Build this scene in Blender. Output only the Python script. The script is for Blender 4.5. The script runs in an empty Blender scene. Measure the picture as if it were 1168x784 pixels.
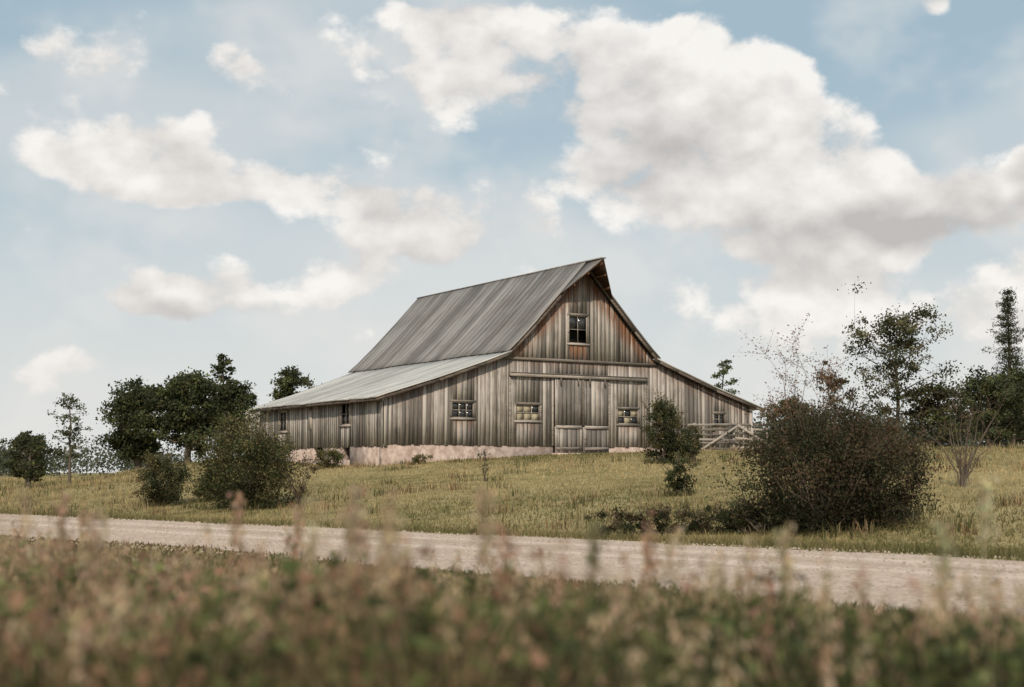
import bpy, math, random
import numpy as np
from mathutils import Vector, Matrix
rng=np.random.default_rng(7); random.seed(7)
sc=bpy.context.scene
sc.view_settings.view_transform='Standard'
try: sc.view_settings.look='None'
except: pass
sc.view_settings.exposure=0

# ------------------------------------------------------------ helpers
def link(o,parent=None):
    sc.collection.objects.link(o)
    if parent: o.parent=parent
    return o
def mk(name,V,F,mat,parent=None,attrs=None,smooth=False):
    V=np.asarray(V,dtype=np.float32)
    me=bpy.data.meshes.new(name)
    if not isinstance(F,list) or (len(F) and not isinstance(F[0],np.ndarray)): F=[np.asarray(F,dtype=np.int32)]
    me.vertices.add(len(V)); me.vertices.foreach_set('co',V.ravel())
    idx=np.concatenate([f.ravel() for f in F]).astype(np.int32)
    cnt=np.concatenate([np.full(len(f),f.shape[1]) for f in F])
    st=np.concatenate([[0],np.cumsum(cnt)[:-1]]).astype(np.int32)
    me.loops.add(len(idx)); me.loops.foreach_set('vertex_index',idx)
    me.polygons.add(len(cnt)); me.polygons.foreach_set('loop_start',st)
    try: me.polygons.foreach_set('loop_total',cnt.astype(np.int32))
    except Exception: pass
    me.update(calc_edges=True); me.validate()
    if attrs:
        for k,a in attrs.items():
            a=np.asarray(a,dtype=np.float32)
            if a.ndim==1:
                at=me.attributes.new(k,'FLOAT','POINT'); at.data.foreach_set('value',a)
            else:
                at=me.attributes.new(k,'FLOAT_VECTOR','POINT'); at.data.foreach_set('vector',a.ravel())
    if smooth: me.polygons.foreach_set('use_smooth',np.ones(len(cnt),dtype=bool))
    me.materials.append(mat)
    o=bpy.data.objects.new(name,me); return link(o,parent)

class G:
    def __init__(s): s.V=[];s.F3=[];s.F4=[];s.A=[];s.n=0
    def add(s,V,F,col=None):
        V=np.asarray(V,dtype=float);F=np.asarray(F)
        (s.F4 if F.shape[1]==4 else s.F3).append(F+s.n)
        s.V.append(V); s.n+=len(V)
        c=np.asarray(col if col is not None else (1,1,1),dtype=float)
        if c.ndim==1: c=np.tile(c,(len(V),1))
        s.A.append(c)
    def out(s,name,mat,parent=None,smooth=False,key='col'):
        F=[]
        if s.F3: F.append(np.concatenate(s.F3))
        if s.F4: F.append(np.concatenate(s.F4))
        return mk(name,np.concatenate(s.V),F,mat,parent,{key:np.concatenate(s.A)},smooth)
BOXF=np.array([[0,3,2,1],[4,5,6,7],[0,1,5,4],[1,2,6,5],[2,3,7,6],[3,0,4,7]])
def box(g,x0,x1,y0,y1,z0,z1,col=(1,1,1)):
    g.add([[x0,y0,z0],[x1,y0,z0],[x1,y1,z0],[x0,y1,z0],[x0,y0,z1],[x1,y0,z1],[x1,y1,z1],[x0,y1,z1]],BOXF,col)
def beam(g,p,q,w,h,col=(1,1,1),up=(0,0,1)):
    p=Vector(p);q=Vector(q);d=(q-p).normalized();u=Vector(up)
    s=d.cross(u)
    if s.length<1e-3: s=d.cross(Vector((1,0,0)))
    s.normalize();u=s.cross(d)
    V=[]
    for c in (p,q):
        for a,b in((-1,-1),(1,-1),(1,1),(-1,1)): V.append(c+s*a*w/2+u*b*h/2)
    V=[tuple(v) for v in V]
    g.add(V,[[0,3,2,1],[4,5,6,7],[0,1,5,4],[1,2,6,5],[2,3,7,6],[3,0,4,7]],col)
def tube(g,P,R,col,n=5):
    P=np.asarray(P,dtype=float);k=len(P);V=[]
    for i in range(k):
        d=P[min(i+1,k-1)]-P[max(i-1,0)];d/=np.linalg.norm(d)+1e-9
        a=np.cross(d,[0.3,1,0.1]);a/=np.linalg.norm(a)+1e-9;b=np.cross(d,a)
        for j in range(n):
            t=2*math.pi*j/n;V.append(P[i]+R[i]*(a*math.cos(t)+b*math.sin(t)))
    F=[[i*n+j,i*n+(j+1)%n,(i+1)*n+(j+1)%n,(i+1)*n+j] for i in range(k-1) for j in range(n)]
    g.add(V,F,col)
def unit(n):
    v=rng.normal(size=(n,3));return v/np.linalg.norm(v,axis=1,keepdims=True)
def leaves(g,C,size,col,aspect=.5,up=0.0):
    n=len(C)
    if n==0:return
    a=unit(n);a[:,2]+=up;a/=np.linalg.norm(a,axis=1,keepdims=True)
    b=np.cross(a,unit(n));b/=np.linalg.norm(b,axis=1,keepdims=True)
    L=(size*rng.uniform(.6,1.3,n))[:,None]
    V=np.stack([C-a*L*.5,C+b*L*aspect*.5,C+a*L*.5,C-b*L*aspect*.5],1).reshape(-1,3)
    F=np.arange(4*n).reshape(n,4)
    g.add(V,F,np.repeat(col,4,axis=0))
def blades(g,P,h,w,col,lean=.35,root=.6):
    n=len(P)
    th=rng.uniform(0,2*math.pi,n);ph=rng.uniform(0,2*math.pi,n)
    s=np.stack([np.cos(th),np.sin(th),np.zeros(n)],1)*(w/2)[:,None]
    l=rng.uniform(.05,lean,n)*h
    t=np.stack([np.cos(ph)*l,np.sin(ph)*l,h],1)
    m=t*np.array([.35,.35,.55])
    V=np.stack([P-s,P+s,P+m+s*.75,P+m-s*.75,P+t],1).reshape(-1,3)
    b=np.arange(n)[:,None]*5
    F4=(b+np.array([[0,1,2,3]]));F3=(b+np.array([[3,2,4]]))
    g.F3.append(F3+g.n)
    k=np.array([root,root,(1+root)/2,(1+root)/2,1.1])  # depth shade painted into blade colour: dark root, light tip
    col=np.asarray(col)
    if col.ndim==1: col=np.tile(col,(n,1))
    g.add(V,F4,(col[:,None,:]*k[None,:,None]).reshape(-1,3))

# ------------------------------------------------------------ materials
def newmat(name):
    m=bpy.data.materials.new(name);m.use_nodes=True
    nt=m.node_tree;nt.nodes.clear()
    o=nt.nodes.new('ShaderNodeOutputMaterial')
    return m,nt,o
class N:
    def __init__(s,nt): s.nt=nt
    def n(s,t,**k):
        x=s.nt.nodes.new(t)
        for a,b in k.items(): setattr(x,a,b)
        return x
    def set(s,sock,v):
        if v is None:return
        if isinstance(v,bpy.types.NodeSocket): s.nt.links.new(v,sock)
        else:
            if isinstance(v,(tuple,list)) and len(v)==3 and sock.type=='RGBA': v=(*v,1)
            sock.default_value=v
    def m(s,op,a,b=None,c=None,clamp=False):
        x=s.n('ShaderNodeMath',operation=op,use_clamp=clamp)
        s.set(x.inputs[0],a);s.set(x.inputs[1],b)
        if c is not None:s.set(x.inputs[2],c)
        return x.outputs[0]
    def vm(s,op,a,b=None,sc=None,c=None):
        x=s.n('ShaderNodeVectorMath',operation=op)
        s.set(x.inputs[0],a);s.set(x.inputs[1],b)
        if c is not None:s.set(x.inputs[2],c)
        if sc is not None:s.set(x.inputs['Scale'],sc)
        return x.outputs['Value'] if op in('LENGTH','DOT_PRODUCT','DISTANCE') else x.outputs[0]
    def mix(s,f,a,b,mode='MIX'):
        x=s.n('ShaderNodeMix',data_type='RGBA',blend_type=mode)
        s.set(x.inputs[0],f);s.set(x.inputs[6],a);s.set(x.inputs[7],b)
        return x.outputs[2]
    def noise(s,vec,scale=5,detail=4,rough=.5,col=False,dist=0):
        x=s.n('ShaderNodeTexNoise');s.set(x.inputs['Vector'],vec)
        x.inputs['Scale'].default_value=scale;x.inputs['Detail'].default_value=detail
        x.inputs['Roughness'].default_value=rough;x.inputs['Distortion'].default_value=dist
        return x.outputs['Color'] if col else x.outputs[0]
    def mr(s,v,a,b,c=0,d=1,smooth=True):
        x=s.n('ShaderNodeMapRange',interpolation_type='SMOOTHSTEP' if smooth else 'LINEAR')
        s.set(x.inputs[0],v);s.set(x.inputs[1],a);s.set(x.inputs[2],b);s.set(x.inputs[3],c);s.set(x.inputs[4],d)
        return x.outputs[0]
    def attr(s,name,fac=False):
        x=s.n('ShaderNodeAttribute',attribute_name=name);return x.outputs['Fac' if fac else 'Vector']
    def obj(s): return s.n('ShaderNodeTexCoord').outputs['Object']
    def bump(s,h,st=.3,d=.02):
        x=s.n('ShaderNodeBump');s.set(x.inputs['Height'],h);x.inputs['Strength'].default_value=st;x.inputs['Distance'].default_value=d
        return x.outputs[0]
    def pbr(s,col,rough=.8,spec=.3,metal=0,normal=None):
        x=s.n('ShaderNodeBsdfPrincipled');s.set(x.inputs['Base Color'],col);s.set(x.inputs['Roughness'],rough)
        x.inputs['Specular IOR Level'].default_value=spec;s.set(x.inputs['Metallic'],metal)
        if normal: s.set(x.inputs['Normal'],normal)
        return x.outputs[0]
def foliage(name,trans=.3):
    m,nt,o=newmat(name);k=N(nt)
    c=k.attr('col')
    d=k.n('ShaderNodeBsdfDiffuse');k.set(d.inputs[0],c)
    t=k.n('ShaderNodeBsdfTranslucent');k.set(t.inputs[0],c)
    x=k.n('ShaderNodeMixShader');x.inputs[0].default_value=trans
    nt.links.new(d.outputs[0],x.inputs[1]);nt.links.new(t.outputs[0],x.inputs[2]);nt.links.new(x.outputs[0],o.inputs[0])
    return m
M_leaf=foliage('foliage_leaves');M_grass=foliage('grass_blades',.35)
def m_bark():
    m,nt,o=newmat('bark');k=N(nt)
    n=k.noise(k.vm('MULTIPLY',k.obj(),(9,9,2)),2,3)
    c=k.mix(n,(.07,.055,.045),(.19,.155,.125));nt.links.new(k.pbr(c,.9,.1),o.inputs[0]);return m
M_bark=m_bark()
def m_wood(name,light=(.50,.455,.415),dark=(.165,.148,.135),rust=1.0,axis=2):
    # attr 'col' = (board tint, distance from top in m, distance from bottom in m)
    m,nt,o=newmat(name);k=N(nt)
    a=k.n('ShaderNodeSeparateXYZ');k.set(a.inputs[0],k.attr('col'))
    t,dt,db=a.outputs
    sc_=[22,22,22];sc_[axis]=.9
    p=k.vm('MULTIPLY',k.obj(),tuple(sc_))
    off=k.n('ShaderNodeCombineXYZ');k.set(off.inputs[0],k.m('MULTIPLY',t,37));k.set(off.inputs[1],k.m('MULTIPLY',t,11))
    p=k.vm('ADD',p,off.outputs[0])
    g1=k.noise(p,1.0,5,.62)
    g2=k.noise(k.obj(),1.6,3,.6)
    v=k.m('ADD',k.m('MULTIPLY',g1,.9),k.m('MULTIPLY',k.m('SUBTRACT',g2,.5),.5))
    v=k.m('ADD',v,k.m('MULTIPLY',k.m('SUBTRACT',t,.5),.66))
    c=k.mix(k.mr(v,.22,.72),dark,light)
    c=k.mix(k.mr(k.m('FRACT',k.m('MULTIPLY',t,7.3)),.6,1.0,0,.25),c,(.29,.225,.18))
    cr=k.noise(k.vm('MULTIPLY',p,(2.2,2.2,1)),1.0,3,.5)
    c=k.mix(k.m('MULTIPLY',k.mr(cr,.40,.31),.85),c,(.04,.032,.027))
    top=k.mr(dt,1.3,0.0)
    pn=k.noise(k.vm('MULTIPLY',p,(.5,.5,.7)),1.2,3,.6)
    rm=k.m('ADD',k.m('MULTIPLY',k.m('MULTIPLY',top,1.05),k.mr(pn,.35,.55)),k.mr(pn,.63,.77,0,.3),clamp=True)
    rm=k.m('MULTIPLY',rm,rust)
    c=k.mix(rm,c,k.mix(g1,(.10,.040,.020),(.32,.155,.082)))
    lowg=k.mr(db,.7,0.0)
    c=k.mix(k.m('MULTIPLY',lowg,k.mr(g2,.35,.65,0,.5)),c,(.13,.115,.10))
    nt.links.new(k.pbr(c,.85,.2,normal=k.bump(g1,.5,.015)),o.inputs[0]);return m
M_wood=m_wood('weathered_barn_boards')
M_trim=m_wood('weathered_trim',(.44,.39,.35),(.16,.14,.12),.3,axis=0)
M_rake=m_wood('weathered_rake_boards',(.20,.165,.14),(.09,.07,.058),.25,axis=0)
M_hood=m_wood('brown_soffit_boards',(.13,.07,.045),(.05,.028,.018),.8)
def m_roof(name,a,b,streak=1.0):
    m,nt,o=newmat(name);k=N(nt)
    t=k.n('ShaderNodeSeparateXYZ');k.set(t.inputs[0],k.attr('col'))
    ti=t.outputs[0]
    p=k.vm('MULTIPLY',k.obj(),(.35,5,.35))
    n1=k.noise(p,1.0,5,.6);n2=k.noise(k.obj(),.7,4,.65)
    v=k.m('ADD',k.m('MULTIPLY',n1,.75),k.m('MULTIPLY',n2,.45))
    v=k.m('ADD',v,k.m('MULTIPLY',k.m('SUBTRACT',ti,.5),.3))
    c=k.mix(k.mr(v,.35,.85),a,b)
    r=k.noise(k.vm('MULTIPLY',k.obj(),(.5,9,.5)),1.0,4,.6)
    c=k.mix(k.mr(r,.50,.70,0,.65*streak),c,(.16,.11,.082))
    nt.links.new(k.pbr(c,.75,.25,.0,normal=k.bump(n1,.2,.01)),o.inputs[0]);return m
M_roof=m_roof('aged_metal_roof',(.14,.133,.126),(.33,.315,.30))
M_shedroof=m_roof('galvanised_shed_roof',(.34,.335,.32),(.58,.57,.545),.35)
def m_simple(name,a,b,scale=4,rough=.85,bump=.3,spec=.2,stretch=(1,1,1)):
    m,nt,o=newmat(name);k=N(nt)
    n=k.noise(k.vm('MULTIPLY',k.obj(),stretch),scale,5,.6)
    nt.links.new(k.pbr(k.mix(k.mr(n,.3,.7),a,b),rough,spec,normal=k.bump(n,bump)),o.inputs[0]);return m
M_found=m_simple('pinkish_stone_foundation',(.30,.22,.185),(.56,.46,.41),3.0)
M_dark=m_simple('painted_interior_shade',(.008,.008,.008),(.02,.018,.016),3)
M_glass=m_simple('old_window_glass',(.02,.022,.025),(.05,.052,.055),2,.12,.05,.6)
M_palepane=m_simple('boarded_pane',(.30,.25,.17),(.50,.45,.33),9)  # plain pale yellowish colour for some panes
M_stone=m_simple('gravel_stones',(.32,.24,.19),(.64,.53,.44),3)

def m_ground():
    m,nt,o=newmat('meadow_ground');k=N(nt)
    p=k.obj()
    n1=k.noise(p,.12,4,.6);n2=k.noise(p,1.3,5,.65);n3=k.noise(p,9,3,.6)
    c=k.mix(k.mr(n2,.35,.68),(.16,.15,.06),(.42,.34,.17))
    c=k.mix(k.mr(n1,.40,.62,0,.7),c,(.44,.355,.19))
    c=k.mix(k.mr(n3,.35,.7,.4,0),c,(.10,.09,.042))
    nt.links.new(k.pbr(c,.95,.05,normal=k.bump(k.m('ADD',n3,n2),.7,.08)),o.inputs[0]);return m
M_ground=m_ground()
def m_road():
    m,nt,o=newmat('gravel');k=N(nt)
    p=k.obj()
    n1=k.noise(p,.5,4,.6);n2=k.noise(p,14,4,.7);n3=k.noise(k.vm('MULTIPLY',p,(.25,1.6,1)),1.3,4,.6)
    c=k.mix(k.mr(n2,.3,.7),(.34,.26,.205),(.74,.61,.51))
    c=k.mix(k.mr(n1,.4,.65,0,.5),c,(.48,.37,.29))
    c=k.mix(k.mr(n3,.5,.7,0,.5),c,(.37,.28,.21))
    s=k.n('ShaderNodeSeparateXYZ');k.set(s.inputs[0],p)
    ay=k.m('ABSOLUTE',k.m('ADD',s.outputs[1],k.m('MULTIPLY',k.m('SUBTRACT',n1,.5),1.2)))
    tr=k.m('ABSOLUTE',k.m('SUBTRACT',ay,1.0))
    c=k.mix(k.mr(tr,.5,0,0,.5),c,(.76,.64,.55))
    c=k.mix(k.mr(ay,.5,0,0,.35),c,(.30,.245,.16))
    nt.links.new(k.pbr(c,.95,.1,normal=k.bump(n2,.6,.04)),o.inputs[0]);return m
M_road=m_road()

# ------------------------------------------------------------ terrain
NX,NY=.702,.712
def D(X,Y): return (X-.2)*NX+(Y-23)*NY
def ss(x): x=np.clip(x,0,1);return x*x*(3-2*x)
def along(X,Y): return -(X-.2)*.712+(Y-23)*.702
def wn_(a): return 3.6+2.1*ss((6-a)/20)+.16*np.sin(a*.7+2)+.1*np.sin(a*2.9)
def wb_(a): return 2.95-.7*ss((2-a)/14)+.14*np.sin(a*.9)+.1*np.sin(a*2.3+1)
dx=[-400,-16,-11.5,-6.9,4.2,8,12,19.8,23,29,38,60,130,500,1500]
dz=[.45,.45,.26,0,0,.36,.75,1.46,1.75,2.04,2.15,2.4,2.7,3,3]
def H(X,Y):
    X=np.asarray(X,dtype=float);Y=np.asarray(Y,dtype=float)
    d=D(X,Y);h=np.interp(d,dx,dz)
    h=h-1.5*ss((-X-13)/17)*ss((d-5)/15)
    h=h+.06*np.sin(X*.55+1.3)*np.sin(Y*.43)*ss((np.abs(d)-7)/4)
    return h
def axis(lo,hi,c,fine,n):
    t=np.linspace(-1,1,n);s=np.sinh(t*5.0)/np.sinh(5.0)
    a=np.where(s<0,c+(c-lo)*s,c+(hi-c)*s);return a
gx=np.unique(np.concatenate([np.arange(-45,45,.75),axis(-1500,1500,0,1,60)[:14],axis(-1500,1500,0,1,60)[-14:],[-300,-200,-140,-100,-70,-55,55,70,100,140,200,300]]))
gy=np.unique(np.concatenate([np.arange(-12,110,.75),[-60,-30,-18,120,135,150,180,220,300,400,600,900,1400,2200]]))
XX,YY=np.meshgrid(gx,gy);ZZ=H(XX,YY)
V=np.stack([XX,YY,ZZ],-1).reshape(-1,3);nx,ny=len(gx),len(gy)
i=np.arange(ny-1)[:,None]*nx+np.arange(nx-1)[None,:];i=i.ravel()
F=np.stack([i,i+1,i+nx+1,i+nx],1)
mk('ground',V,[F],M_ground,smooth=True)
ta=np.arange(-60,110,.5);rows=13
V=[];
for a in ta:
    wb=float(wb_(a));wn=float(wn_(a))
    for j in range(rows):
        f=j/(rows-1);V.append([a,-wb+(wb+wn)*f,.006+.03*math.sin(math.pi*f)])
n=len(ta);i=(np.arange(n-1)[:,None]*rows+np.arange(rows-1)[None,:]).ravel()
road=mk('gravel_road',V,[np.stack([i,i+rows,i+rows+1,i+1],1)],M_road,smooth=True)
road.location=(.2,23,0);road.rotation_euler=(0,0,math.atan2(.702,-.712))
g=G()
n=9000
al=rng.uniform(-22,24,n);ac=np.clip(rng.normal(-.6,2.0,n),-4.5,2.6)
C=np.stack([.2-.712*al+NX*ac,23+.702*al+NY*ac,np.full(n,.03)],1)
sz=rng.uniform(.010,.030,n)
off=np.array([[1,0,0],[-.5,.87,0],[-.5,-.87,0],[0,0,1]])
V=(C[:,None,:]+off[None]*sz[:,None,None]).reshape(-1,3)
b=np.arange(n)[:,None,None]*4+np.array([[[0,1,3],[1,2,3],[2,0,3]]])
g.add(V,b.reshape(-1,3));g.out('road_stones',M_stone)

# ------------------------------------------------------------ barn
barn=bpy.data.objects.new('wooden_barn',None);link(barn)
barn.location=(-5.07,56,0);barn.rotation_euler=(0,0,math.radians(32))
W=19.1;CX=W/2;ZB=2.37
LM=14.9
prof=[(0,10.26),(1.3,8.86),(2.6,7.5),(3.5,6.62),(3.95,6.22),(5.0,5.83),(7.2,5.06),(9.55,4.34),(10.0,4.2)]
px=[p[0] for p in prof];pz=[p[1] for p in prof]
def RZ(s): return float(np.interp(abs(s-CX),px,pz))
DT0=0.0
def wall(g,x0,x1,top,bot,openings,emit,brd=(.16,.27),depth0=0.0,battens=.65,extra=()):
    cuts=[x0];
    while cuts[-1]<x1-.2: cuts.append(cuts[-1]+random.uniform(*brd))
    cuts[-1]=x1
    keep=[x0,x1]+[e for o in openings for e in o[:2]]+list(extra)
    cuts=[c for c in cuts if all(abs(c-q)>.07 for q in keep)]+keep
    cuts=sorted(set(cuts))
    for a,b in zip(cuts[:-1],cuts[1:]):
        if b-a<.01: continue
        m=(a+b)/2
        segs=[];lo=bot(m)
        ops=sorted([o for o in openings if o[0]-1e-4<m<o[1]+1e-4],key=lambda o:o[2])
        for o in ops:
            segs.append((lo,o[2]));lo=o[3]
        segs.append((lo,None))
        ti=random.random();dj=random.uniform(0,.014);gp=random.uniform(.004,.014)
        for z0,z1 in segs:
            ta_=top(a) if z1 is None else z1;tb_=top(b) if z1 is None else z1
            if min(ta_,tb_)-z0<.03: continue
            zz=z0
            if z0==bot(m): zz=z0-random.uniform(0,.06)
            emit(g,a+gp,b-gp,depth0+dj,.025,zz,ta_,tb_,ti)
            if random.random()<battens and z1 is None and not ops and b<x1-.05:
                emit(g,b-.022,b+.022,depth0+.032,.022,zz,top(b-.022),top(b+.022),random.random())
def cl_(ti,L): return [[ti,L+DT0,0]]*4+[[ti,DT0,L]]*4
def emF(g,a,b,d,th,z0,ta_,tb_,ti):
    V=[[a,-d-th,z0],[b,-d-th,z0],[b,-d,z0],[a,-d,z0],[a,-d-th,ta_],[b,-d-th,tb_],[b,-d,tb_],[a,-d,ta_]]
    g.add(V,BOXF,cl_(ti,max(ta_,tb_)-z0))
def emL(g,a,b,d,th,z0,ta_,tb_,ti):
    V=[[-d-th,b,z0],[-d-th,a,z0],[-d,a,z0],[-d,b,z0],[-d-th,b,tb_],[-d-th,a,ta_],[-d,a,ta_],[-d,b,tb_]]
    g.add(V,BOXF,cl_(ti,max(ta_,tb_)-z0))
def emR(g,a,b,d,th,z0,ta_,tb_,ti):
    V=[[W+d+th,a,z0],[W+d+th,b,z0],[W+d,b,z0],[W+d,a,z0],[W+d+th,a,ta_],[W+d+th,b,tb_],[W+d,b,tb_],[W+d,a,ta_]]
    g.add(V,BOXF,cl_(ti,max(ta_,tb_)-z0))
def emB(g,a,b,d,th,z0,ta_,tb_,ti):
    V=[[b,LM-.3+d+th,z0],[a,LM-.3+d+th,z0],[a,LM-.3+d,z0],[b,LM-.3+d,z0],[b,LM-.3+d+th,tb_],[a,LM-.3+d+th,ta_],[a,LM-.3+d,ta_],[b,LM-.3+d,tb_]]
    g.add(V,BOXF,cl_(ti,max(ta_,tb_)-z0))
wF=[(3.09,4.12,3.45,4.09),(6.15,7.33,3.40,4.07),(11.39,12.49,3.35,4.0),(16.8,17.46,3.42,3.92)]
wU=(8.8,9.76,6.76,7.96)
door=(8.04,10.87,2.0,5.2)
UT=6.0
g=G()
topw=lambda s:RZ(s)-.13
ltop=lambda s:min(UT+.1,topw(s))
DT0=.55
wall(g,0,W,ltop,lambda s:ZB,wF+[door],emF,extra=(CX-3.82,CX+3.82))
DT0=-.15
wall(g,CX-3.95,CX+3.95,topw,lambda s:UT,[wU],emF,depth0=.045,extra=(CX,))
g.out('front_gable_boards',M_wood,barn)
g=G();DT0=.8
wL=[(2.95,3.8,3.2,4.1),(9.5,10.3,3.1,3.98)]
LS=13.0
wall(g,0,LS-.3,lambda s:4.22,lambda s:ZB-.05,wL,emL)
wall(g,0,LM-.3,lambda s:4.22,lambda s:ZB-.05,[],emR)
wall(g,0,W,topw,lambda s:ZB-.05,[],emB)
g.out('side_and_back_boards',M_wood,barn)
g=G()
box(g,.0,door[0]-.02,.0,.3,.9,ZB-.0);box(g,door[1]+.02,W,.0,.3,.9,ZB)
box(g,0.0,.3,.302,3.0,.9,ZB);box(g,0,.3,3.7,5.6,.9,ZB);box(g,0,.3,6.6,LS-.3,.9,ZB)
box(g,0,.3,3.002,3.698,.9,1.75);box(g,0,.3,5.602,6.598,.9,1.75)
box(g,W-.3,W,.302,LM-.3,.9,ZB)
box(g,.302,W-.302,LM-.6,LM-.3,.9,ZB)
box(g,door[0]-.1,door[1]+.1,-.5,.28,1.5,2.06)
g.out('foundation',M_found,barn)
g=G();box(g,.35,W-.35,.34,.36,1.8,4.2);box(g,5.9,13.2,.34,.36,4.2,6.4);box(g,8.3,10.2,.34,.36,6.4,8.2)  # near-black sheets behind the walls, painting the unlit interior
box(g,.34,.36,.4,LS-.5,1.5,4.1);g.out('painted_interior_shade',M_dark,barn)
# windows
gt=G();gg=G();gc=G()
def win(s0,s1,z0,z1,side='F',cols=3,rws=2,pale=(),dep=.0):
    def bx(G_,a,b,y0,y1,c,d,col):
        if side=='F': box(G_,a,b,-y1-dep,-y0-dep,c,d,col)
        else: box(G_,-y1-dep,-y0-dep,a,b,c,d,col)
    tn=lambda:(random.uniform(.3,.9),3,3)
    bx(gt,s0-.08,s1+.08,.0,.075,z1,z1+.09,tn());bx(gt,s0-.1,s1+.1,.0,.09,z0-.08,z0,tn())
    bx(gt,s0-.08,s0,.0,.072,z0,z1,tn());bx(gt,s1,s1+.08,.0,.072,z0,z1,tn())
    bx(gt,s0,s1,-.01,.02,z1-.035,z1,tn());bx(gt,s0,s1,-.01,.02,z0,z0+.035,tn())
    bx(gt,s0,s0+.035,-.01,.02,z0+.035,z1-.035,tn());bx(gt,s1-.035,s1,-.01,.02,z0+.035,z1-.035,tn())
    for i in range(1,cols):
        x=s0+(s1-s0)*i/cols;bx(gt,x-.014,x+.014,-.008,.016,z0+.035,z1-.035,tn())
    for i in range(1,rws):
        z=z0+(z1-z0)*i/rws;bx(gt,s0+.035,s1-.035,-.006,.014,z-.012,z+.012,tn())
    for i in range(cols):
        for j in range(rws):
            a=s0+(s1-s0)*i/cols;b=s0+(s1-s0)*(i+1)/cols;c=z0+(z1-z0)*j/rws;d=z0+(z1-z0)*(j+1)/rws
            if (i,j) in pale: bx(gc,a,b,-.04,-.03,c,d,(1,1,1))
            elif random.random()<.8: bx(gg,a,b,-.02,-.015,c,d,(1,1,1))
win(*wF[0],cols=3,pale=());win(*wF[1],cols=3,pale=((0,0),(0,1),(1,1),(1,0),(2,0)));win(*wF[2],cols=3,pale=((1,0),(2,1),(0,1)));win(*wF[3],cols=2)
win(*wU,cols=2,rws=2,pale=(),dep=.045)
for w in wL: win(*w,side='L',cols=2,rws=2)
box(gt,-.09,-.03,6.7,7.0,3.1,3.9,(.9,3,3))
gt.out('window_frames',M_trim,barn);gg.out('window_panes',M_glass,barn);gc.out('pale_panes',M_palepane,barn)
# trim
g=G()
T=lambda a=.5:(random.uniform(a-.3,a+.3),3,3)
box(g,CX-3.98,CX+3.98,-.115,-.075,UT-.06,UT+.05,T(.4))
box(g,5.8,12.95,-.19,-.07,5.24,5.38,T(.8));box(g,5.8,12.95,-.22,-.06,5.383,5.41,T(.2))
for s in(5.85,door[0]-.06,door[1]+.06,12.9): box(g,s-.05,s+.05,-.068,-.047,ZB,5.23,T(.6))
g.out('trim_boards',M_trim,barn)
g=G();DT0=2
for s in (0.07,W-.07):
    V=(s-.07,s+.07);emF(g,V[0],V[1],.05,.03,ZB-.1,RZ(s)-.15,RZ(s)-.15,.75)
box(g,-.08,-.048,-.08,.06,ZB-.1,4.2,(.8,2,0))
g.out('corner_boards',M_wood,barn)
# doors
g=G()
md=9.49
for a,b,d in((door[0]+.01,md-.01,.075),(md+.01,door[1]-.01,.06)):
    for z0,z1 in((2.08,3.18),(3.2,5.22)):
        wall(g,a,b,lambda s:z1,lambda s:z0+.02,[],emF,depth0=d,battens=0,brd=(.18,.26))
g.out('door_leaves',M_wood,barn)
g=G()
for a,b in((door[0],md-.03),(md+.03,door[1])):
    box(g,a+.05,b-.05,-.15,-.113,3.1,3.23,T(.7))
    box(g,a+.05,b-.05,-.148,-.113,2.2,2.32,T(.4))
    for x in(a+.03,b-.13): box(g,x,x+.1,-.138,-.114,2.34,3.08,T(.7))
box(g,md-.045,md+.045,-.165,-.12,3.25,5.2,T(.3))
for x in(8.3,9.2,9.8,10.6): box(g,x,x+.05,-.2,-.15,4.95,5.235,(0,3,3))
g.out('door_battens',M_trim,barn)
# roof sheets
def roofsheet(name,mat,side,pts,t0,t1f,pw,lift,seam=.035):
    g=G();t=t0;sgn=side
    while True:
        ti=random.random()
        tt=t+pw
        cols=[t,t+.03,t+.06,t+pw*.5,tt]
        hs=[0,seam,0,seam*.15,0]
        jit=random.uniform(-.03,.03)
        Vs=[]
        for c,h in zip(cols,hs):
            for q_,(dl,z,te) in enumerate(pts):
                cc=min(c,te)
                if q_==len(pts)-1: dl=dl+jit;z=z-jit*.35
                Vs.append([CX+sgn*dl,cc,z+lift+h+.012*math.sin(cc*1.1+dl)])
        m=len(pts)
        F=[]
        for i in range(4):
            for j in range(m-1):
                q=[i*m+j,i*m+j+1,(i+1)*m+j+1,(i+1)*m+j]
                F.append(q if sgn<0 else q[::-1])
        g.add(Vs,F,(ti,0,0));t=tt
        if t>=t1f: break
    o=g.out(name,mat,barn)
    md_=o.modifiers.new('thick','SOLIDIFY');md_.thickness=.05;md_.offset=-1
    return o
mainp=[(d,z,LM) for d,z in prof[:5]]
for sgn,nm in((-1,'left_main_roof'),(1,'right_main_roof')):
    roofsheet(nm,M_roof,sgn,mainp,-.38,LM,.46,.03,.028)
shp=[(3.8,6.26,14.6),(5.0,5.83,14.2),(7.2,5.06,13.7),(9.55,4.34,13.1),(10.02,4.19,13.0)]
roofsheet('left_shed_roof',M_shedroof,-1,shp,-.36,14.6,.62,-.03,.025)
roofsheet('right_shed_roof',M_shedroof,1,[(a,b,LM) for a,b,c in shp],-.36,LM,.62,-.03,.025)
g=G()
for sgn in(-1,1):
    for (d0,z0),(d1,z1) in zip(prof[:-1],prof[1:]):
        beam(g,(CX+sgn*d0,-.34,z0-.12),(CX+sgn*d1,-.34,z1-.12),.03,.11,(random.uniform(.2,.7),3,3))
beam(g,(CX-9.98,-.33,4.10),(CX-9.98,LS-.05,4.10),.03,.10,(.3,3,3))
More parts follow.
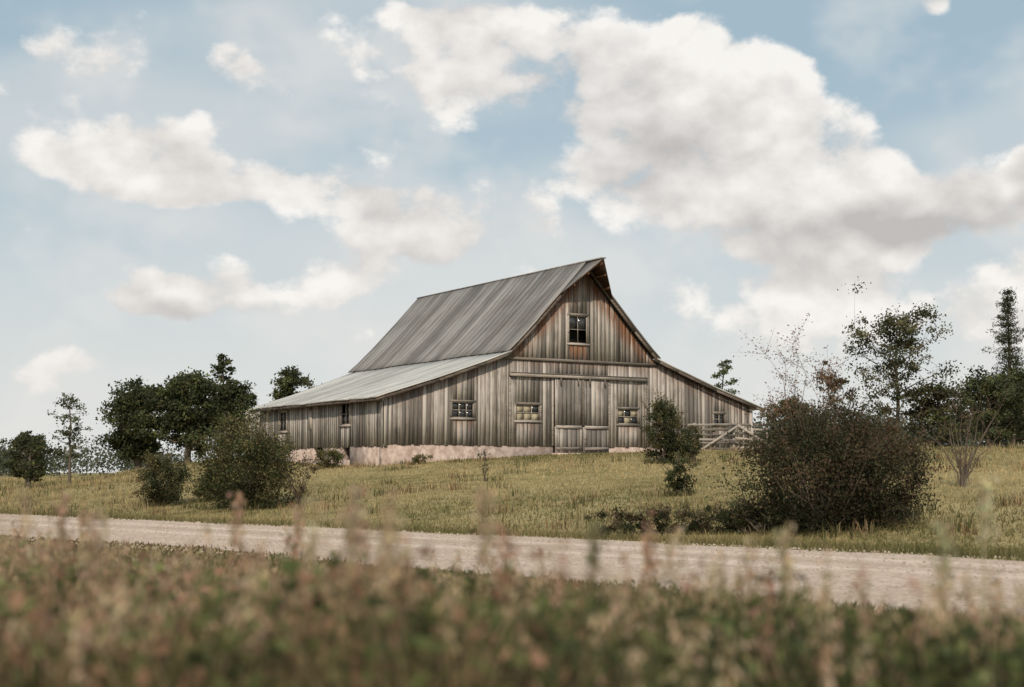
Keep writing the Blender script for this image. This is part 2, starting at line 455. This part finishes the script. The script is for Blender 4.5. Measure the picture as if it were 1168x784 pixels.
for t in np.arange(.2,LS,.75):
    beam(g,(CX-10.0,t,4.08),(CX-9.5,t,4.22),.05,.12,(.4,3,3))
g.out('rake_and_fascia_boards',M_rake,barn)
g=G();beam(g,(CX,-1.62,10.30),(CX,LM,10.30),.22,.05,(.5,0,0));g.out('ridge_cap',M_roof,barn)
hb=1.35;hz=float(np.interp(hb,px,pz))
tip=(CX,-1.62,10.28)
for sgn,nm in((-1,'left_hay_hood'),(1,'right_hay_hood')):
    g=G();lift=.03
    A=np.array([(CX,-.38,10.26+lift),(CX+sgn*hb,-.38,hz+lift),(tip[0],tip[1],tip[2]+lift)])
    B=A-np.array([0,0,.03]);V=np.concatenate([A,B])
    F=[[0,1,2],[5,4,3]];g.add(V,F,(.4,0,0));g.F4.append(np.array([[0,3,4,1],[1,4,5,2],[2,5,3,0]]))
    g.out(nm+'_metal',M_roof,barn)
    g=G();A=A-np.array([0,0,.034]);B=A-np.array([0,0,.07]);V=np.concatenate([A,B])
    g.add(V,F,(.3,3,3));g.F4.append(np.array([[0,3,4,1],[1,4,5,2],[2,5,3,0]]))
    g.out(nm+'_soffit',M_hood,barn)
g=G();beam(g,(CX,-1.55,10.08),(CX,.1,10.02),.12,.16,(.3,.3,3))
for k_ in(.45,.9): 
    z=float(np.interp(k_,px,pz))-.12
    for s_ in(-1,1): beam(g,(CX+s_*k_,-.38-1.2*(1-k_/hb),z),(CX+s_*k_,0,z),.05,.09,(.3,.3,3))
g.out('hood_beams',M_hood,barn)

# ------------------------------------------------------------ plants
def tint(base,n,var=.25):
    b=np.array(base)[None]*rng.uniform(1-var,1+var,(n,1));b=b*rng.uniform(.88,1.12,(n,3));return b
GREEN=(.088,.098,.044);DGREEN=(.062,.070,.038);OLIVE=(.13,.115,.055);REDB=(.17,.09,.055)
def emit_plant(name,X,Y,gw,gl):
    e=bpy.data.objects.new(name,None);e.location=(X,Y,float(H(X,Y)));link(e)
    if gw.n: gw.out('branches',M_bark,e,smooth=True)
    if gl.n: gl.out('leaves',M_leaf,e)
    return e
def bush(name,X,Y,rx,hz_,leaf=.07,clumps=110,per=200,base=GREEN,alt=OLIVE,shoots=14,ry=None,seed_var=.3,full=.54):
    gw=G();gl=G();ry=ry or rx
    f=rng.uniform(0,6.28,6)
    cen=[]
    while len(cen)<clumps:
        v=unit(1)[0]
        r=rng.uniform(.35,1)**.55
        az=math.atan2(v[1],v[0])
        lump=1+.18*math.sin(3*az+f[0]+2*v[2])+.13*math.sin(5*az+f[1]-3*v[2])+.10*math.sin(7*v[2]*2+f[2])
        lump*=rng.uniform(.78,1.14)
        vv_=np.sign(v)*np.abs(v)**.92
        p=vv_*r*lump*np.array([rx,ry,hz_*full])
        p[2]+=hz_*.45
        if p[2]<.1: p[2]=rng.uniform(.05,.4)*min(1,hz_)
        cen.append((p,r))
    for p,r in cen:
        s=rng.uniform(.09,.20)*min(rx,hz_/1.6)*1.05
        n=int(per*rng.uniform(.4,1.3))
        C=p+rng.normal(size=(n,3))*s*np.array([1,1,.75])
        C[:,2]=np.maximum(C[:,2],.03)
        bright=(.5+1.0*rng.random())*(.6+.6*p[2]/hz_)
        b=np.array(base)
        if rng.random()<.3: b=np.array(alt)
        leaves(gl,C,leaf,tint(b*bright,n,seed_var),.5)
        if rng.random()<.2:
            q=np.array([0,0,0.])+rng.normal(size=3)*[.12,.12,0]
            m=(q+p)/2+rng.normal(size=3)*.08
            tube(gw,[q,m,p],[.022,.014,.005],(1,1,1),4)
    for _ in range(shoots):
        az=rng.uniform(0,6.28);el=rng.uniform(.2,1.4)
        d=np.array([math.cos(az)*math.cos(el),math.sin(az)*math.cos(el),math.sin(el)])
        p0=d*np.array([rx,ry,hz_*.5])*.8+[0,0,hz_*.42]
        L=rng.uniform(.2,.5)*hz_*.5
        p1=p0+(d+[0,0,.5])*L
        tube(gw,[p0,(p0+p1)/2,p1],[.012,.008,.004],(1,1,1),3)
        n=int(per*.25);t=rng.random((n,1))
        leaves(gl,p0+(p1-p0)*t+rng.normal(size=(n,3))*.05,leaf,tint(np.array(alt)*1.1,n),.45)
    n=220;a=rng.uniform(0,6.28,n);rr=rng.uniform(.6,1.2,n)
    P=np.stack([np.cos(a)*rr*rx,np.sin(a)*rr*ry,np.zeros(n)-.03],1)
    blades(gl,P,rng.uniform(.06,.22,n)*min(1,hz_),np.full(n,.018),tint((.17,.155,.075),n,.4),.9)
    return emit_plant(name,X,Y,gw,gl)
def tree(name,X,Y,ht,cr,trunk_r=.16,crown0=.25,limbs=26,per=420,leaf=.22,base=DGREEN,alt=GREEN,sparse=1.0,sub=4,cz=1.0,lean=0,cl=1.0):
    gw=G();gl=G()
    P=[np.array([0,0,-.2])];k=9
    for i in range(1,k+1):
        P.append(np.array([rng.normal()*.02*ht*i/k+lean*i/k,rng.normal()*.02*ht*i/k,ht*.9*i/k]))
    P=np.array(P);R=[trunk_r*(1-.9*i/k)+.015 for i in range(k+1)]
    tube(gw,P,R,(1,1,1),7)
    for l in range(limbs):
        f=crown0+(1-crown0)*(l+rng.random())/limbs*.97
        zi=f*k*.999;i0=int(zi);p=P[i0]*(1-zi+i0)+P[min(i0+1,k)]*(zi-i0)
        ff=(f-crown0)/(1-crown0)
        rad=cr*(math.sin(math.pi*min(1,(ff*.80+.2)))**.6)*rng.uniform(.5,1.15)
        az=l*2.4+rng.uniform(-.5,.5)
        up=rng.uniform(.1,.5)+.3*ff
        q=p+np.array([math.cos(az)*rad,math.sin(az)*rad,rad*up*cz])
        m=(p+q)/2+np.array([0,0,-.06*rad])+rng.normal(size=3)*.05*rad
        r0=max(.02,R[i0]*.5)
        tube(gw,[p,m,q],[r0,r0*.6,r0*.2],(1,1,1),5)
        tips=[q,m*.35+q*.65]
        for s_ in range(sub):
            t=rng.uniform(.3,1);b=p*(1-t)**2+2*m*t*(1-t)+q*t*t
            e=b+rng.normal(size=3)*np.array([.33,.33,.25])*rad+[0,0,.12*rad]
            tube(gw,[b,(b+e)/2+[0,0,.03],e],[r0*.35,r0*.22,r0*.1],(1,1,1),3);tips.append(e)
        for tpt in tips:
            if rng.random()>sparse: continue
            n=int(per/(sub+2)*rng.uniform(.4,1.5))
            s=cr*rng.uniform(.07,.15)*cl
            br=rng.uniform(.55,1.6)
            b=np.array(alt if rng.random()<.35 else base)*br
            leaves(gl,tpt+rng.normal(size=(n,3))*s*np.array([1,1,.65]),leaf,tint(b,n),.6)
    return emit_plant(name,X,Y,gw,gl)
def pine(name,X,Y,ht,r):
    gw=G();gl=G()
    tube(gw,[[0,0,-.2],[0,0,ht*.5],[0,0,ht]],[.22,.13,.02],(1,1,1),6)
    z=ht*.12
    while z<ht*.985:
        f=z/ht;rr=r*(1-f)**.7*rng.uniform(.6,1.2)+.15
        for j in range(7):
            az=rng.uniform(0,6.28);L=rr*rng.uniform(.45,1.15)
            e=np.array([math.cos(az)*L,math.sin(az)*L,z-.05*L+.15])
            m=np.array([math.cos(az)*L*.5,math.sin(az)*L*.5,z-.12*L])
            tube(gw,[[0,0,z],m,e],[.035,.022,.01],(1,1,1),3)
            n=int(20+110*L/r);t=rng.random((n,1))**.7
            C=np.array([0,0,z])*(1-t)+e*t+rng.normal(size=(n,3))*[.22,.22,.14]
            leaves(gl,C,.26,tint(np.array(DGREEN)*rng.uniform(.6,1.1),n),.25)
        z+=ht*.03*rng.uniform(.6,1.4)+.08
    return emit_plant(name,X,Y,gw,gl)
def twiggy(name,X,Y,ht,spread,nst=7,leaf=.06,per=12,base=REDB,rad=.02):
    gw=G();gl=G()
    for s_ in range(nst):
        az=rng.uniform(0,6.28);sp=spread*rng.uniform(.2,1)
        h=ht*rng.uniform(.6,1)
        P=[np.array([rng.normal()*.05,rng.normal()*.05,-.05])]
        for i in range(1,6):
            f=i/5;P.append(np.array([math.cos(az)*sp*f**1.3,math.sin(az)*sp*f**1.3,h*f])+rng.normal(size=3)*.03*ht*f)
        tube(gw,P,[rad*(1-.85*i/5) for i in range(6)],(1,1,1),4)
        for b_ in range(9):
            i=rng.integers(1,6);b=P[i]
            if i<5: b=b+(P[i+1]-b)*rng.random()
            e=b+np.array([rng.normal(),rng.normal(),abs(rng.normal())*1.1+.3])*.13*ht*.7
            tube(gw,[b,e],[rad*.3,rad*.1],(1,1,1),3)
            n=max(1,int(per*rng.uniform(.3,1.5)));t=rng.random((n,1))
            leaves(gl,b+(e-b)*t+rng.normal(size=(n,3))*.02*ht,leaf,tint(base,n,.35),.5)
    return emit_plant(name,X,Y,gw,gl)

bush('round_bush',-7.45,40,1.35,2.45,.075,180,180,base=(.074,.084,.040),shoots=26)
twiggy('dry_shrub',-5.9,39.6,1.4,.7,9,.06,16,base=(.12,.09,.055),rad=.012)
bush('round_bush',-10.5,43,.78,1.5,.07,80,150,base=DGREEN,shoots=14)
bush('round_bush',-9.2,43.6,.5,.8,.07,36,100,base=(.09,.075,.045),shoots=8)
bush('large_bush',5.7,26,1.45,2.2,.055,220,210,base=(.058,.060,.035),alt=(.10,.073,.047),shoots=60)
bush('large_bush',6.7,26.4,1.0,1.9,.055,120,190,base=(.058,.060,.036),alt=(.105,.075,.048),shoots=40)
bush('low_weeds',2.9,26.9,1.5,.5,.05,100,110,base=(.065,.073,.038),alt=(.11,.085,.052),shoots=40,ry=.5)
bush('low_weeds',4.5,26.4,1.0,.6,.05,70,110,base=(.065,.073,.038),alt=(.11,.085,.052),shoots=30,ry=.5)
bush('narrow_shrub',5.1,48,.6,2.3,.075,100,130,base=DGREEN,shoots=18)
bush('narrow_shrub',5.95,47.6,.45,1.2,.075,50,100,base=DGREEN,shoots=10)
bush('small_shrub',4.1,35,.34,1.0,.055,50,90,base=DGREEN,alt=GREEN,shoots=9)
twiggy('young_sapling',-.84,44,.95,.2,4,.05,10,base=(.08,.085,.05),rad=.014)
bush('foundation_bush',-7.3,57.1,.75,.85,.08,40,90,base=GREEN,shoots=8)
bush('foundation_bush',-3.6,55.6,.35,.4,.07,20,60,base=OLIVE,shoots=4)
twiggy('bare_bush',10.1,32,1.9,1.0,12,.05,5,base=(.13,.08,.055),rad=.022)
twiggy('reddish_sapling',6.3,30.5,3.5,.85,10,.055,26,base=(.20,.11,.07),rad=.016)
# trees left
tree('oak_tree',-21.5,82,5.2,2.2,.22,.16,30,620,.2,cl=1.1)
tree('oak_tree',-18.2,80,5.4,1.9,.2,.16,28,600,.2,cl=1.1)
tree('oak_tree',-16.6,84,4.7,1.35,.18,.16,24,500,.2,cl=1.15)
tree('slender_tree',-17.1,84,7.0,.75,.1,.3,18,200,.17)
tree('oak_tree',-14.4,93,6.1,1.7,.2,.3,22,400,.2,sparse=.85)
tree('slender_tree',-21.7,70,4.9,1.0,.07,.3,18,150,.12,base=(.07,.075,.04),sub=3,sparse=.75)
tree('small_tree',-21.3,63,2.5,.85,.08,.15,18,200,.12,base=(.065,.07,.04))
tree('small_tree',-28.5,84,3.2,1.2,.1,.15,18,240,.18,base=DGREEN)
tree('slender_tree',12.7,86,6.4,.9,.08,.35,14,170,.14,base=(.09,.105,.06),sub=3,sparse=.8)
# right
tree('slender_tree',19.8,73,7.6,2.6,.11,.28,24,460,.15,base=(.074,.078,.043),alt=(.12,.11,.055),sub=5,sparse=.8,cz=1.15,cl=.85)
tree('slender_tree',17.2,76,4.8,1.4,.07,.25,16,220,.14,base=(.12,.09,.055),sub=4,sparse=.8)
tree('oak_tree',21.6,72,3.4,1.7,.12,.12,20,340,.16,base=(.07,.067,.04))
tree('oak_tree',26.8,80,4.2,2.0,.18,.15,24,400,.18,base=(.07,.078,.045))
tree('oak_tree',29.5,84,4.6,2.2,.18,.15,24,400,.18,base=(.066,.074,.042))
tree('small_tree',15.6,80,3.0,1.7,.13,.15,18,320,.16,base=(.075,.08,.045))
pine('pine_tree',38.6,110,13.0,3.0)
g=G()
for k_ in range(160):
    if k_<75: X=rng.uniform(28,75);Y=rng.uniform(115,140);h=rng.uniform(3.,6)*(.6+.4*min(1,(X-26)/14))
    elif k_<105: X=rng.uniform(10,28);Y=rng.uniform(110,130);h=rng.uniform(2,3.4)
    else: X=rng.uniform(-85,-42);Y=rng.uniform(150,200);h=rng.uniform(2.0,4.2)
    z=float(H(X,Y));n=330
    C=np.array([X,Y,z+h*.5])+rng.normal(size=(n,3))*np.array([1.5,1.2,h*.24])
    C[:,2]=np.maximum(C[:,2],z)
    leaves(g,C,.36,tint(np.array((.10,.11,.08))*rng.uniform(.7,1.25),n),.7)  # distance haze painted into the leaf colour, paler and bluer
g.out('distant_trees',M_leaf)

# ------------------------------------------------------------ fence by the barn
fence=bpy.data.objects.new('rail_fence',None);link(fence)
fx,fy=7.5,58.6;fence.location=(fx,fy,float(H(fx,fy)));fence.rotation_euler=(0,0,math.radians(20))
g=G()
for s_ in(0,.9,1.8,2.7,3.4):
    beam(g,(s_,0,-.3),(s_+random.uniform(-.05,.05),0,1.15+random.uniform(-.1,.15)),.11,.1,(random.random(),3,3))
for j in range(6):
    z=.18+j*.19
    beam(g,(-.35,-.09,z+random.uniform(-.03,.03)),(1.85,-.08,z+random.uniform(-.06,.06)),.07,.1,(random.random(),3,3))
    beam(g,(1.7,.09,z+.05+random.uniform(-.03,.03)),(3.7,.08,z+random.uniform(-.06,.06)),.07,.1,(random.random(),3,3))
beam(g,(.2,-.18,.1),(1.9,-.18,1.1),.06,.09,(.8,3,3));beam(g,(2.0,-.05,1.15),(3.6,-.16,.2),.06,.09,(.8,3,3))
g.out('rails_and_posts',M_trim,fence)

# ------------------------------------------------------------ grass
def inbarn(X,Y):
    a=math.radians(32);x=(X+5.07)*math.cos(a)+(Y-56)*math.sin(a);y=-(X+5.07)*math.sin(a)+(Y-56)*math.cos(a)
    return (x>-.05)&(x<W+.1)&(y>-.1)&(y<15)
def gcol(X,Y,n):
    v=.56+.42*np.sin(X*.35+1)*np.sin(Y*.3+.5)+.25*np.sin(Y*.17+X*.12)+.2*np.sin(X*1.9+Y*.8)*np.sin(Y*1.1-X*.6)+rng.normal(0,.2,n);v=np.clip(v,0,1)[:,None]
    c=np.array([.155,.15,.062])*(1-v)+np.array([.56,.44,.235])*v
    return c*rng.uniform(.7,1.25,(n,1))
g=G()
n=170000
Y=18+62*rng.random(n)**1.15;X=Y*rng.uniform(-.46,.46,n)
d=D(X,Y);ok=(d>wb_(along(X,Y))-.05+rng.normal(0,.15,n))&~inbarn(X,Y);X,Y,d=X[ok],Y[ok],d[ok];n=len(X)
h=rng.uniform(.03,.10,n)+.08*(rng.random(n)<.05)+.09*ss((5.2-d)/2)
P=np.stack([X,Y,H(X,Y)-.01],1)
c=gcol(X,Y,n);edge=ss((4.6-d)/1.4)[:,None];c=c*(1-edge*.6)+np.array([.11,.115,.048])*edge*.6
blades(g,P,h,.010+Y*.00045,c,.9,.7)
nt_=1300
ty=24+60*rng.random(nt_);tx=ty*rng.uniform(-.44,.44,nt_);td=D(tx,ty)
for X0,Y0,d0 in zip(tx,ty,td):
    if d0<3.4 or inbarn(np.array([X0]),np.array([Y0]))[0]: continue
    if math.sin(X0*.5)*math.sin(Y0*.4+1)+rng.normal()*.4<.1 and X0>-9: continue
    n=24;Xs=X0+rng.normal(0,.18,n);Ys=Y0+rng.normal(0,.18,n)
    r=rng.random()
    blades(g,np.stack([Xs,Ys,H(Xs,Ys)],1),rng.uniform(.12,.32,n),np.full(n,.02),tint((.48,.37,.21) if r<.5 else (.12,.12,.052) if r<.9 else (.26,.15,.09),n),.5)
g.out('meadow_grass',M_grass)
g=G();n=30000
Y=rng.uniform(70,130,n);X=Y*rng.uniform(-.46,.46,n);ok=~inbarn(X,Y);X,Y=X[ok],Y[ok];n=len(X)
blades(g,np.stack([X,Y,H(X,Y)],1),rng.uniform(.10,.32,n),np.full(n,.06),gcol(X,Y,n))
g.out('field_grass',M_grass)

# ------------------------------------------------------------ foreground verge
def topz(d): return np.clip(.100*(-d-4.5),0,1.12)
def lumpf(X,Y): return .5+.27*np.sin(X*2.6+1+.8*np.sin(Y*1.1))*np.cos(Y*1.9+X*.7)+.23*np.sin(X*5.3+Y*2.7+2)
g=G();n=90000
Y=2.3+32*rng.random(n)**1.6;X=Y*rng.uniform(-.55,.55,n);d=D(X,Y)
ok=(d<-wn_(along(X,Y))+.05+rng.normal(0,.15,n));X,Y,d=X[ok],Y[ok],d[ok];n=len(X)
z=H(X,Y);lm=lumpf(X,Y);h=np.maximum(.05,(topz(d)-z)*(.45+.48*lm)*rng.uniform(.6,1.2,n)+.03)
side=X/(Y+1.)
v=np.clip(.30-1.3*side+rng.normal(0,.22,n)+.5*(lm-.5),0,1)[:,None]
c=(np.array([.088,.096,.040])*(1-v)+np.array([.38,.275,.165])*v)*rng.uniform(.6,1.3,(n,1))
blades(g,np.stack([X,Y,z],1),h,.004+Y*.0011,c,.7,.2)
g.out('verge_grass',M_grass)
g=G();gw=G()
for k_ in range(2300):
    Y0=2.4+14*rng.random()**1.5;X0=Y0*rng.uniform(-.5,.5);d0=D(X0,Y0)
    if d0>-7.2: continue
    z0=float(H(X0,Y0));tp=float(topz(d0));lm=float(lumpf(X0,Y0))
    side=X0/(Y0+.01)
    ht=max(.12,(tp-z0)*min(.55+.52*lm+.07*rng.normal(),1.12))
    r=rng.random()
    if r<.66:      # leafy weed
        n=64;t=rng.random((n,1))**.6
        C=np.array([X0,Y0,z0])+np.concatenate([rng.normal(size=(n,2))*.08*(.4+t),t*ht*.97],1)
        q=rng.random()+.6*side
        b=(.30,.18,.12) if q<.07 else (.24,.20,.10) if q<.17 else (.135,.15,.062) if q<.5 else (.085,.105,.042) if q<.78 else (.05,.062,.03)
        b=np.array(b)*rng.uniform(.6,1.35)*(.16+1.0*t)  # leaf colour darkens toward the stem base as painted shade
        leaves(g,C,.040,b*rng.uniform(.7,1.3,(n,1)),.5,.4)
        tube(gw,[[X0,Y0,z0],[X0+rng.normal()*.03,Y0,z0+ht*.9]],[.004,.002],(1,1,1),3)
    else:          # bunch grass
        n=26;cl=(.44,.33,.20) if rng.random()<.5-1.0*side else (.13,.14,.062)
        P=np.array([X0,Y0,z0])+np.concatenate([rng.normal(size=(n,2))*.04,np.zeros((n,1))],1)
        blades(g,P,ht*rng.uniform(.7,1.12,n),np.full(n,.006+.001*Y0),tint(cl,n,.35),.55,.2)
        if rng.random()<.6:
            for q in range(3):
                zt=z0+ht*rng.uniform(1.0,1.26);xa=X0+rng.normal()*.08;ya=Y0+rng.normal()*.08;xb=xa+rng.normal()*.08
                tube(g,[[xa,ya,z0],[(xa*2+xb)/3,ya,(z0+zt*2)/3],[xb,ya,zt]],[.003,.002,.0015],np.array((.46,.36,.22)),3)
                m=22;tt=rng.random((m,1));CC=np.array([xb,ya,zt])+np.concatenate([rng.normal(size=(m,2))*.009,-tt*.12],1)
                leaves(g,CC,.022,tint((.52,.40,.27) if rng.random()<.7 else (.36,.22,.16),m),.4,1.4)
g.out('verge_weeds',M_leaf);gw.out('weed_stems',M_bark)
g=G()
st=[(-.42,3.4,1.17,(.46,.34,.24)),(-.10,3.0,1.17,(.44,.34,.22)),(-.06,3.3,1.08,(.46,.28,.2)),(.12,2.9,1.11,(.24,.21,.12)),(1.15,3.6,1.19,(.55,.49,.32)),(.95,3.3,1.09,(.46,.41,.25)),
(-.95,3.1,1.12,(.44,.32,.22)),(-1.3,4.0,1.15,(.46,.33,.22)),(.62,3.5,1.06,(.44,.38,.23)),(.3,3.6,1.05,(.46,.3,.2)),(-.7,4.4,1.1,(.5,.36,.25)),(-1.6,5.2,1.12,(.48,.36,.22)),(-.38,3.0,1.13,(.47,.37,.25)),(-.85,4.2,1.14,(.48,.33,.22))]
for x,y,zt,cl in st:
    z0=float(H(x,y));P=[[x,y,z0],[x+.02,y,(z0+zt)/2],[x+.045,y,zt]]
    tube(g,P,[.004,.003,.002],np.array(cl),4)
    n=90;t=rng.random((n,1))
    C=np.array(P[2])+np.concatenate([rng.normal(size=(n,2))*.012,-t*.16],1)
    leaves(g,C,.026,tint(cl,n),.4,1.2)
g.out('seed_stalks',M_grass)

# ------------------------------------------------------------ sun + sky
SE,SA=math.radians(37),math.radians(186)   # azimuth clockwise from +Y
sd=Vector((math.sin(SA)*math.cos(SE),math.cos(SA)*math.cos(SE),math.sin(SE)))
L=bpy.data.lights.new('sun','SUN');L.energy=3.1;L.angle=math.radians(2);L.color=(1,.87,.70)
lo=bpy.data.objects.new('sun',L);link(lo);lo.rotation_euler=sd.to_track_quat('Z','Y').to_euler()
w=bpy.data.worlds.new('World');sc.world=w;w.use_nodes=True;nt=w.node_tree;nt.nodes.clear();k=N(nt)
try: w.cycles.sampling_method='NONE'     # smooth sky: no importance map needed
except Exception: pass
ST=.12
sky=k.n('ShaderNodeTexSky',sky_type='NISHITA');sky.sun_disc=False;sky.sun_elevation=SE;sky.sun_rotation=SA;sky.dust_density=2.0
dirv=k.n('ShaderNodeTexCoord').outputs['Generated']
s_=k.n('ShaderNodeSeparateXYZ');k.set(s_.inputs[0],dirv)
az=k.m('ARCTAN2',s_.outputs[0],s_.outputs[1]);el=k.m('ARCSINE',s_.outputs[2])
c_=k.n('ShaderNodeCombineXYZ');k.set(c_.inputs[0],az);k.set(c_.inputs[1],el);ae=c_.outputs[0]
def px2(x,y): return ((x-584)/1622,(540-y)/1622)
wv=k.noise(k.vm('MULTIPLY',dirv,(1,1,1.5)),14,2,.5,col=True)
wv=k.vm('SUBTRACT',wv,(.5,.5,.5))
ae=k.vm('ADD',ae,k.vm('SCALE',wv,None,.05))
def blobsum(lst):
    tot=None
    for (x,y,rx,ry,a) in lst:
        cx,cy=px2(x,y);sx,sy=1622/(rx*1.45),1622/(ry*1.45)
        q=k.vm('MULTIPLY_ADD',ae,(sx,sy,0),c=(-cx*sx,-cy*sy,0))
        f=k.mr(k.vm('LENGTH',q),1.1,.1,0,a)
        tot=f if tot is None else k.m('ADD',tot,f)
    return tot
cloud=[(650,75,200,75,.55),(840,150,150,105,.66),(950,250,120,65,.5),(720,195,120,60,.4),(500,30,60,26,.36),
(160,195,150,38,.58),(330,225,130,36,.5),(480,260,130,44,.58),(225,345,105,36,.62),(400,325,60,28,.5),
(262,98,55,26,.48),(60,110,90,50,.36),(1050,245,120,40,.5),(1000,345,240,70,.5),(1165,205,32,32,.55),(1055,30,40,20,.5),(60,430,110,30,.4)]
dark=[(740,190,90,50,.45),(620,130,80,34,.35),(880,275,90,30,.45),(1040,262,95,24,.8),(470,282,110,20,.35),(200,232,120,16,.3),(225,374,90,16,.5),(1168,228,30,22,.8),(900,330,120,24,.2)]
B=k.m('MINIMUM',blobsum(cloud),.62)
DK=blobsum(dark)
vv=k.vm('MULTIPLY',dirv,(1,1,1.35))
vvw=k.vm('ADD',vv,k.vm('SCALE',wv,None,.04))
x=k.n('ShaderNodeTexVoronoi',feature='F1');k.set(x.inputs['Vector'],vvw);x.inputs['Scale'].default_value=21
x.inputs['Detail'].default_value=1.0;x.inputs['Roughness'].default_value=.5
p0=k.m('SUBTRACT',.42,x.outputs['Distance'])
n0=k.noise(vv,13,6,.62)
n1=k.noise(k.vm('ADD',vv,(.006,0,.020)),13,3,.55)
nl=k.noise(k.vm('MULTIPLY',dirv,(1,1,2.6)),3.6,2,.5)
dens=k.m('ADD',k.m('ADD',B,k.m('MULTIPLY',k.m('SUBTRACT',n0,.5),1.35)),k.m('MULTIPLY',p0,.42))
dens=k.m('SUBTRACT',k.m('ADD',dens,k.m('MULTIPLY',k.m('SUBTRACT',nl,.5),.35)),.09)
cov=k.mr(dens,.0,.25)
pale=k.m('ADD',.84,k.m('ADD',k.m('MULTIPLY',k.m('SUBTRACT',n0,n1),2.0),k.m('MULTIPLY',p0,.4)))
pale=k.m('SUBTRACT',pale,k.m('MULTIPLY',DK,k.m('ADD',.45,n0)),clamp=True)
S=lambda c:tuple(x/ST for x in c)
blue=k.mix(.78,sky.outputs[0],S((.40,.525,.585)))
blue=k.mix(k.mr(el,.29,.02,0,.8),blue,S((.78,.78,.755)))
blue=k.mix(k.mr(n1,.44,.68,0,.40),blue,S((.80,.785,.76)))
blue=k.mix(k.mr(nl,.44,.66,0,.45),blue,S((.79,.775,.75)))
cl=k.mix(pale,S((.53,.505,.49)),S((.96,.93,.89)))
cl=k.mix(k.mr(el,.14,.0,0,.55),cl,S((.87,.83,.79)))
allc=k.mix(k.m('MULTIPLY',cov,.95),blue,cl)
bg=k.n('ShaderNodeBackground');k.set(bg.inputs[0],allc);bg.inputs[1].default_value=ST
o=k.n('ShaderNodeOutputWorld');nt.links.new(bg.outputs[0],o.inputs[0])

# ------------------------------------------------------------ camera
cd=bpy.data.cameras.new('camera');cam=bpy.data.objects.new('camera',cd);link(cam)
cd.lens=50;cd.sensor_width=36;cam.location=(0,0,1.2);cam.rotation_euler=(math.radians(90+5.22),0,0)
cd.clip_end=5000;cd.clip_start=.05
cd.dof.use_dof=True;cd.dof.focus_distance=55;cd.dof.aperture_fstop=2.2
sc.camera=cam
